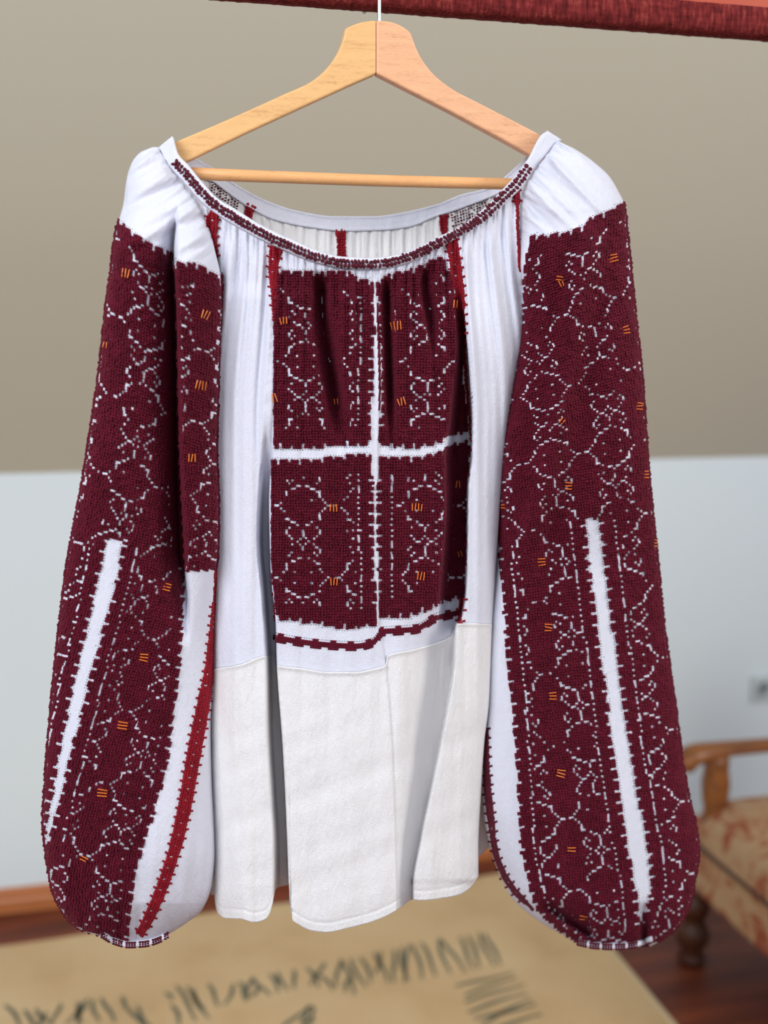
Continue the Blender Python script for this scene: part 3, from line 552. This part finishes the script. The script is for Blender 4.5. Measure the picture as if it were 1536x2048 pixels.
# --- red crochet seam stripes
def stripe(name, line, widths, hfn, parent, m=RED, lift=.0012, thorns=True, mask=None):
    p = np.array(line, float); L_ = np.concatenate([[0], np.cumsum(np.hypot(*np.diff(p, axis=0).T))]); n = int(L_[-1]/4.6)
    q = np.linspace(0, L_[-1], n); x = Cv(list(zip(L_, p[:, 0])))(q); y = Cv(list(zip(L_, p[:, 1])))(q); wd = np.interp(q, L_, widths); ta = np.arctan2(np.gradient(y), np.gradient(x))
    cx, cy, rx, ry, an = [], [], [], [], []
    for k in range(n):
        nx_, ny_ = -math.sin(ta[k]), math.cos(ta[k]); cols = max(1, int(round(wd[k]/5)))
        for c in range(cols):
            o_ = ((c+.5)/cols-.5)*wd[k]
            if cols > 3 and c == cols//2 and k % 5 == 0: continue
            cx.append(x[k]+nx_*o_+rng.normal(0, .5)); cy.append(y[k]+ny_*o_+rng.normal(0, .5)); rx.append(3.6); ry.append(3.3); an.append(ta[k]+rng.normal(0, .4))
        if thorns and k % 4 == 0 and wd[k] > 7:
            for r_ in (-1, 1):
                o_ = r_*(wd[k]/2+2.2); cx.append(x[k]+nx_*o_); cy.append(y[k]+ny_*o_); rx.append(2.2); ry.append(4.2); an.append(ta[k]+.3*r_)
    o = dome_mesh(name, cx, cy, hfn, rx, ry, .0022, an, m, parent); o['label'] = 'bright dark red crocheted seam stripe'; return o
stripe('seam_stripe', [(431, 1140), (429, 1200), (425, 1270), (419, 1340), (409, 1400), (397, 1460), (384, 1530), (372, 1600), (357, 1670), (338, 1735), (318, 1790), (298, 1835), (280, 1868)], [4, 7, 13, 18, 24, 27, 27, 25, 23, 22, 21, 20, 16], hL, sl)
stripe('seam_stripe', [(971, 1420), (972, 1480), (974, 1560), (982, 1640), (990, 1700), (1005, 1745), (1026, 1778), (1046, 1800), (1064, 1818)], [5, 9, 13, 13, 10, 12, 12, 9, 4], hR, sr, PLUM)
stripe('seam_stripe', [(432, 418), (424, 440), (422, 470), (428, 500), (432, 522)], [14, 24, 22, 14, 5], lambda x, y: np.maximum(hbody(x, y), hL(x, y)*0+.0)+.001, bod)
stripe('seam_stripe', [(553, 496), (548, 520), (546, 550), (549, 590), (548, 640)], [26, 20, 17, 12, 5], hbody, bod)
stripe('seam_stripe', [(902, 482), (908, 510), (914, 550), (922, 600), (928, 700), (936, 800), (941, 850), (943, 880)], [24, 22, 20, 14, 7, 4, 4, 3], hbody, bod)
stripe('seam_stripe', [(925, 1198), (922, 1225), (920, 1247)], [9, 10, 8], hbody, bod)
stripe('seam_stripe', [(1030, 384), (1034, 400), (1035, 430), (1037, 480), (1040, 540)], [16, 10, 3, 5, 5], hbody, bod)
stripe('seam_stripe', [(681, 461), (683, 490), (684, 520)], [20, 16, 18], lambda x, y: hback(x, y)+.001, bk, thorns=False)
stripe('seam_stripe', [(503, 412), (497, 428), (499, 445), (504, 460)], [20, 15, 12, 10], lambda x, y: hback(x, y)+.001, bk, thorns=False)
stripe('seam_stripe', [(888, 432), (887, 446), (889, 465)], [18, 14, 12], lambda x, y: hback(x, y)+.001, bk, thorns=False)
xs, ys = [], []
for (x0, x1, lo, hi) in ((426, 478, 2, 46), (902, 976, 2, 40)):
    for a_ in np.arange(x0, x1, 5.6):
        for b_ in np.arange(lo, hi, 5.6): xs.append(a_+rng.normal(0, .4)+b_*.15*(-1 if x0 < 700 else 1)); ys.append(float(kneck(a_))+b_)
xs = np.array(xs); ys = np.array(ys); kk = rng.random(len(xs)) < .9
dome_mesh('reverse_stitches', xs[kk], ys[kk], lambda x, y: hback(x, y)+.001, rng.uniform(1.3, 3.0, kk.sum()), rng.uniform(1.3, 2.6, kk.sum()), .001, 0, PLUM, bk, False)['label'] = 'dotted reverse of the embroidery inside the neck'
# --- cuffs
def cuff(parent, line, hfn, th, seed):
    p = smooth_line(line, 40); h = hfn(p[:, 0], p[:, 1]-6)+.001
    o = tube('cuff', P(p[:, 0], p[:, 1], h), np.full(40, th), COT, parent, 10)
    hh = lambda x, y: np.interp(x, p[:, 0], h)+th*.75
    xs, ys = [], []
    q = smooth_line(line, int((p[-1, 0]-p[0, 0])/4.8))
    for k, (a_, b_) in enumerate(q):
        if k % 5 == 4: continue
        for r_ in (0, 1, 2): xs.append(a_); ys.append(b_-2+r_*4.2)
    o2 = dome_mesh('cuff_stitching', xs, ys, hh, 3.6, 3.0, .0018, 0, PLUM, o, False); o['label'] = 'narrow gathered cuff with dark stitching'
cuff(sl, [(204, 1868), (225, 1880), (258, 1888), (290, 1886), (318, 1878), (335, 1868)], hL, .0032, 1)
cuff(sr, [(1156, 1883), (1190, 1890), (1230, 1892), (1270, 1888), (1308, 1876)], hR, .0032, 2)
# --- bugle beads in little groups
def beads(groups, hfn, parent):
    me = None
    for gx, gy, ang, ln, cnt in groups:
        for c in range(cnt):
            o_ = (c-(cnt-1)/2)*6.2; a_ = math.radians(ang)+rng.normal(0, .07); x = gx-math.sin(a_)*o_; y = gy+math.cos(a_)*o_
            h = float(hfn(x, y))+.0032; A_ = P(x-math.cos(a_)*ln/2, y-math.sin(a_)*ln/2, h); B_ = P(x+math.cos(a_)*ln/2, y+math.sin(a_)*ln/2, h)
            if me is None:
                o = tube('bead', [(0, 0, -.5), (0, 0, -.46), (0, 0, .46), (0, 0, .5)], [.5, 1, 1, .5], BEAD, None, 8); me = o.data; o.parent = parent
            else: o = new_obj('bead', me, parent)
            from mathutils import Vector
            d = Vector(B_-A_); o.rotation_mode = 'QUATERNION'; o.rotation_quaternion = d.to_track_quat('Z', 'Y'); o.scale = (.00062, .00062, d.length)
            o.location = tuple((A_+B_)/2-base_of(parent))
beads([(251, 546, 100, 18, 3), (411, 629, 115, 18, 3), (402, 771, 100, 18, 4), (384, 916, 95, 16, 3), (210, 690, 95, 12, 2), (334, 1174, 15, 16, 3), (288, 1315, 10, 17, 3), (245, 1451, 10, 20, 3), (204, 1586, 10, 20, 3), (168, 1718, 25, 16, 2)], hL, sl)
beads([(567, 641, 85, 14, 3), (792, 651, 82, 18, 4), (911, 608, 95, 16, 2), (549, 796, 80, 18, 2), (672, 803, 85, 12, 2), (803, 803, 80, 16, 3), (667, 1016, 90, 15, 3), (834, 1014, 92, 15, 4), (916, 969, 90, 15, 2), (668, 1163, 92, 15, 3), (842, 1152, 95, 17, 3), (920, 1108, 70, 12, 2)], hbody, bod)
beads([(1226, 516, -15, 20, 3), (1121, 557, 8, 18, 2), (1123, 567, 65, 14, 2), (1251, 660, -12, 18, 3), (1124, 842, 130, 12, 2), (1277, 812, 2, 18, 3), (1291, 949, 0, 14, 3), (1137, 972, 5, 14, 3), (1083, 1124, 0, 16, 3), (1097, 1255, 5, 16, 3), (1106, 1392, 0, 15, 3), (1122, 1547, 12, 17, 3), (1143, 1699, 0, 17, 2), (1167, 1836, 5, 16, 2), (1310, 1086, 0, 10, 3), (1008, 1013, 0, 12, 2)], hR, sr)
